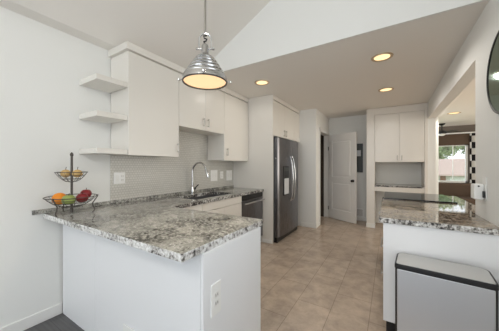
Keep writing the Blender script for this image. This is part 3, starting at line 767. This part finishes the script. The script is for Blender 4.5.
obj('yoke', MB().tube(yk, 0.0055, 8), M_chrome, t, smooth=True)
for s in (-1, 1):
    p0 = Vector((px_, py_, RZ+0.215)); 
    m = MB(); m.cyl(p0+U*s*0.018, p0+U*s*0.052, 0.006, 10); m.lathe([(0.001, -0.007), (0.009, -0.005), (0.009, 0.005), (0.001, 0.007)], p0+U*s*0.052, 'Z', 12, False)
    obj('yoke_knob', m, M_chrome, t, smooth=True)
hk = [Vector((px_, py_, RZ+z_))+U*x for x, z_ in ((0.012, 0.302), (-0.012, 0.298), (-0.006, 0.285), (0.012, 0.278), (0.006, 0.266), (-0.008, 0.262), (0.0, 0.247))]
obj('hook', MB().tube(hk, 0.005, 8), M_black, t, smooth=True)
ld = bpy.data.lights.new('pendant_bulb', 'SPOT'); ld.energy = 14; ld.color = (1.0, 0.84, 0.62); ld.spot_size = math.radians(150); ld.spot_blend = 0.6; ld.shadow_soft_size = 0.1
lo = bpy.data.objects.new('pendant_bulb', ld); COL.objects.link(lo); lo.parent = t; lo.location = (0, 0, -0.02)

# ------------------------------------------------------------------ recessed ceiling lights
def downlight(label, x, y, power, r=0.105):
    t = thing('recessed_light', label, 'light', (x, y, CEIL), 'recessed ceiling lights')
    obj('trim_ring', MB().lathe([(r*0.74, 0.0), (r*0.74, -0.004), (r*0.80, -0.008), (r, -0.006), (r*1.02, -0.0005)], (x, y, CEIL), 'Z', 36, False), M_ring, t, smooth=True)
    obj('lens', MB().lathe([(0.001, -0.003), (r*0.76, -0.003), (r*0.76, -0.0005), (0.001, -0.0005)], (x, y, CEIL), 'Z', 36, False), M_bulb, t)
    ld = bpy.data.lights.new('downlight_beam', 'SPOT'); ld.energy = power; ld.color = (1.0, 0.95, 0.88); ld.spot_size = math.radians(172); ld.spot_blend = 0.35; ld.shadow_soft_size = 0.07
    lo = bpy.data.objects.new('downlight_beam', ld); COL.objects.link(lo); lo.parent = t; lo.location = (0, 0, -0.02)
downlight('recessed ceiling light above the range counter, nearest the gable wall', -0.074, 2.877, 18)
downlight('recessed ceiling light in front of the pantry hutch doors', -0.053, 4.14, 12)
downlight('recessed ceiling light between the pendant lamp and the refrigerator', -1.554, 2.862, 4)
downlight('recessed ceiling light in the living room beyond the wall opening', 1.229, 6.797, 26, 0.12)

# ------------------------------------------------------------------ living room beyond the opening
t = thing('ceiling_fan', 'dark ceiling fan in the living room beyond the wall opening', 'fan', (1.25, 8.35, 2.22))
obj('canopy', MB().lathe([(0.03, -0.055), (0.075, -0.02), (0.08, -0.001)], (1.25, 8.35, CEIL), 'Z', 24), M_black, t, smooth=True)
obj('downrod', MB().cyl((1.25, 8.35, 2.27), (1.25, 8.35, 2.45), 0.014), M_black, t)
obj('motor', MB().lathe([(0.05, 2.19), (0.10, 2.205), (0.11, 2.25), (0.06, 2.285), (0.02, 2.29)], (1.25, 8.35, 0), 'Z', 28), M_black, t, smooth=True)
obj('light_bowl', MB().lathe([(0.002, 2.135), (0.05, 2.145), (0.08, 2.17), (0.085, 2.19)], (1.25, 8.35, 0), 'Z', 28, False), M_plate, t, smooth=True)
for k in range(5):
    m = MB().box(0.09, 0.44, -0.055, 0.055, 2.235, 2.243).rot(math.radians(20+72*k)); bmesh.ops.translate(m.bm, vec=(1.25, 8.35, 0), verts=m.bm.verts)
    obj('blade', m, M_black, t)
tag(obj('window_shade', MB().box(0.99, 1.96, 8.92, 8.97, 1.90, 2.225), M_shade, None, 0.006), 'brown woven shade rolled at the top of the living room window', 'window shade')
t = thing('curtain_rod', 'slim white curtain rod above the brown window shade', 'curtain rod', (1.5, 8.86, 2.25))
obj('pole', MB().cyl((0.95, 8.86, 2.245), (2.16, 8.86, 2.245), 0.018), M_plate, t, smooth=True)
for x in (1.1, 2.13): obj('bracket', MB().box(x-0.012, x+0.012, 8.86, 9.0, 2.225, 2.265), M_plate, t)
m = MB(); pts = []
n = 24
for i in range(n+1):
    x = 1.945+0.19*i/n; pts.append((x, 8.86+0.024*math.sin(i*math.pi/2.4), 0.04))
back = [(x, y+0.006, z) for x, y, z in pts[::-1]]
m.prism(pts+back, (0, 0, 2.18))
tag(obj('curtain', m, M_cloth, None, smooth=True), 'black and white patterned curtain hanging beside the living room window', 'curtain')
t = thing('sofa', 'brown sofa below the living room window beyond the counter', 'sofa', (1.5, 8.4, 0))
obj('back_cushion', MB().box(0.85, 2.12, 8.60, 8.80, 0.14, 0.80), M_brown, t, 0.05, bseg=3)
obj('seat_cushion', MB().box(0.85, 2.12, 8.0, 8.60, 0.14, 0.43), M_brown, t, 0.05, bseg=3)
for x in (0.73, 2.122): obj('arm', MB().box(x, x+0.12, 8.0, 8.80, 0.06, 0.58), M_brown, t, 0.03)
for x in (0.9, 2.05):
    for y in (8.06, 8.72): obj('leg', MB().cyl((x, y, 0), (x, y, 0.15), 0.025), M_black, t)

# ------------------------------------------------------------------ outdoors through the window
struct('ground', MB().box(-20, 30, 9.3, 45, -0.4, -0.3), M_grass)
t = thing('neighbour_house', 'pale house with brown roof outside the living room window', 'house', (6.5, 25, -0.3))
obj('wall', MB().box(2.6, 12.0, 22, 30, -0.3, 0.60), M_siding, t)
obj('roof', MB().prism([(2.0, 21.5, 0.55), (12.6, 21.5, 0.55), (12.6, 26, 1.75), (2.0, 26, 1.75)], (0, 0.1, 0.12)), M_roof, t)
obj('garage_door', MB().box(3.75, 6.4, 21.95, 22.0, -0.3, 0.45), M_plate, t)
obj('brick_pier', MB().box(3.2, 3.5, 21.9, 22.05, -0.3, 0.58), M_brick, t)
def tree(label, x, y, h, r, seed):
    t = thing('tree', label, 'tree', (x, y, -0.3), 'trees outside the window')
    rnd = random.Random(seed)
    obj('trunk', MB().tube([(x, y, -0.3), (x+0.1, y, h*0.4), (x, y, h*0.75)], 0.14, 10, radii=[0.18, 0.13, 0.06]), M_bark, t, smooth=True)
    m = MB(); bm = m.bm
    for _ in range(2200):
        d = Vector((rnd.gauss(0, 1), rnd.gauss(0, 1), rnd.gauss(0, 0.8))).normalized()*r*(0.45+0.55*rnd.random())
        c = Vector((x, y, h))+d; a = Vector((rnd.gauss(0, 1), rnd.gauss(0, 1), rnd.gauss(0, 1))).normalized(); b = a.orthogonal().normalized(); s = 0.12+0.12*rnd.random()
        bm.faces.new([bm.verts.new(c+a*s), bm.verts.new(c+b*s*0.6), bm.verts.new(c-a*s), bm.verts.new(c-b*s*0.6)])
    obj('crown', m, M_leaf, t)
tree('leafy tree over the neighbour roof, nearer the curtain side of the window', 8.6, 36, 4.2, 2.0, 1)
tree('leafy tree over the neighbour roof, nearer the partition side of the window', 4.7, 33, 3.7, 1.8, 2)
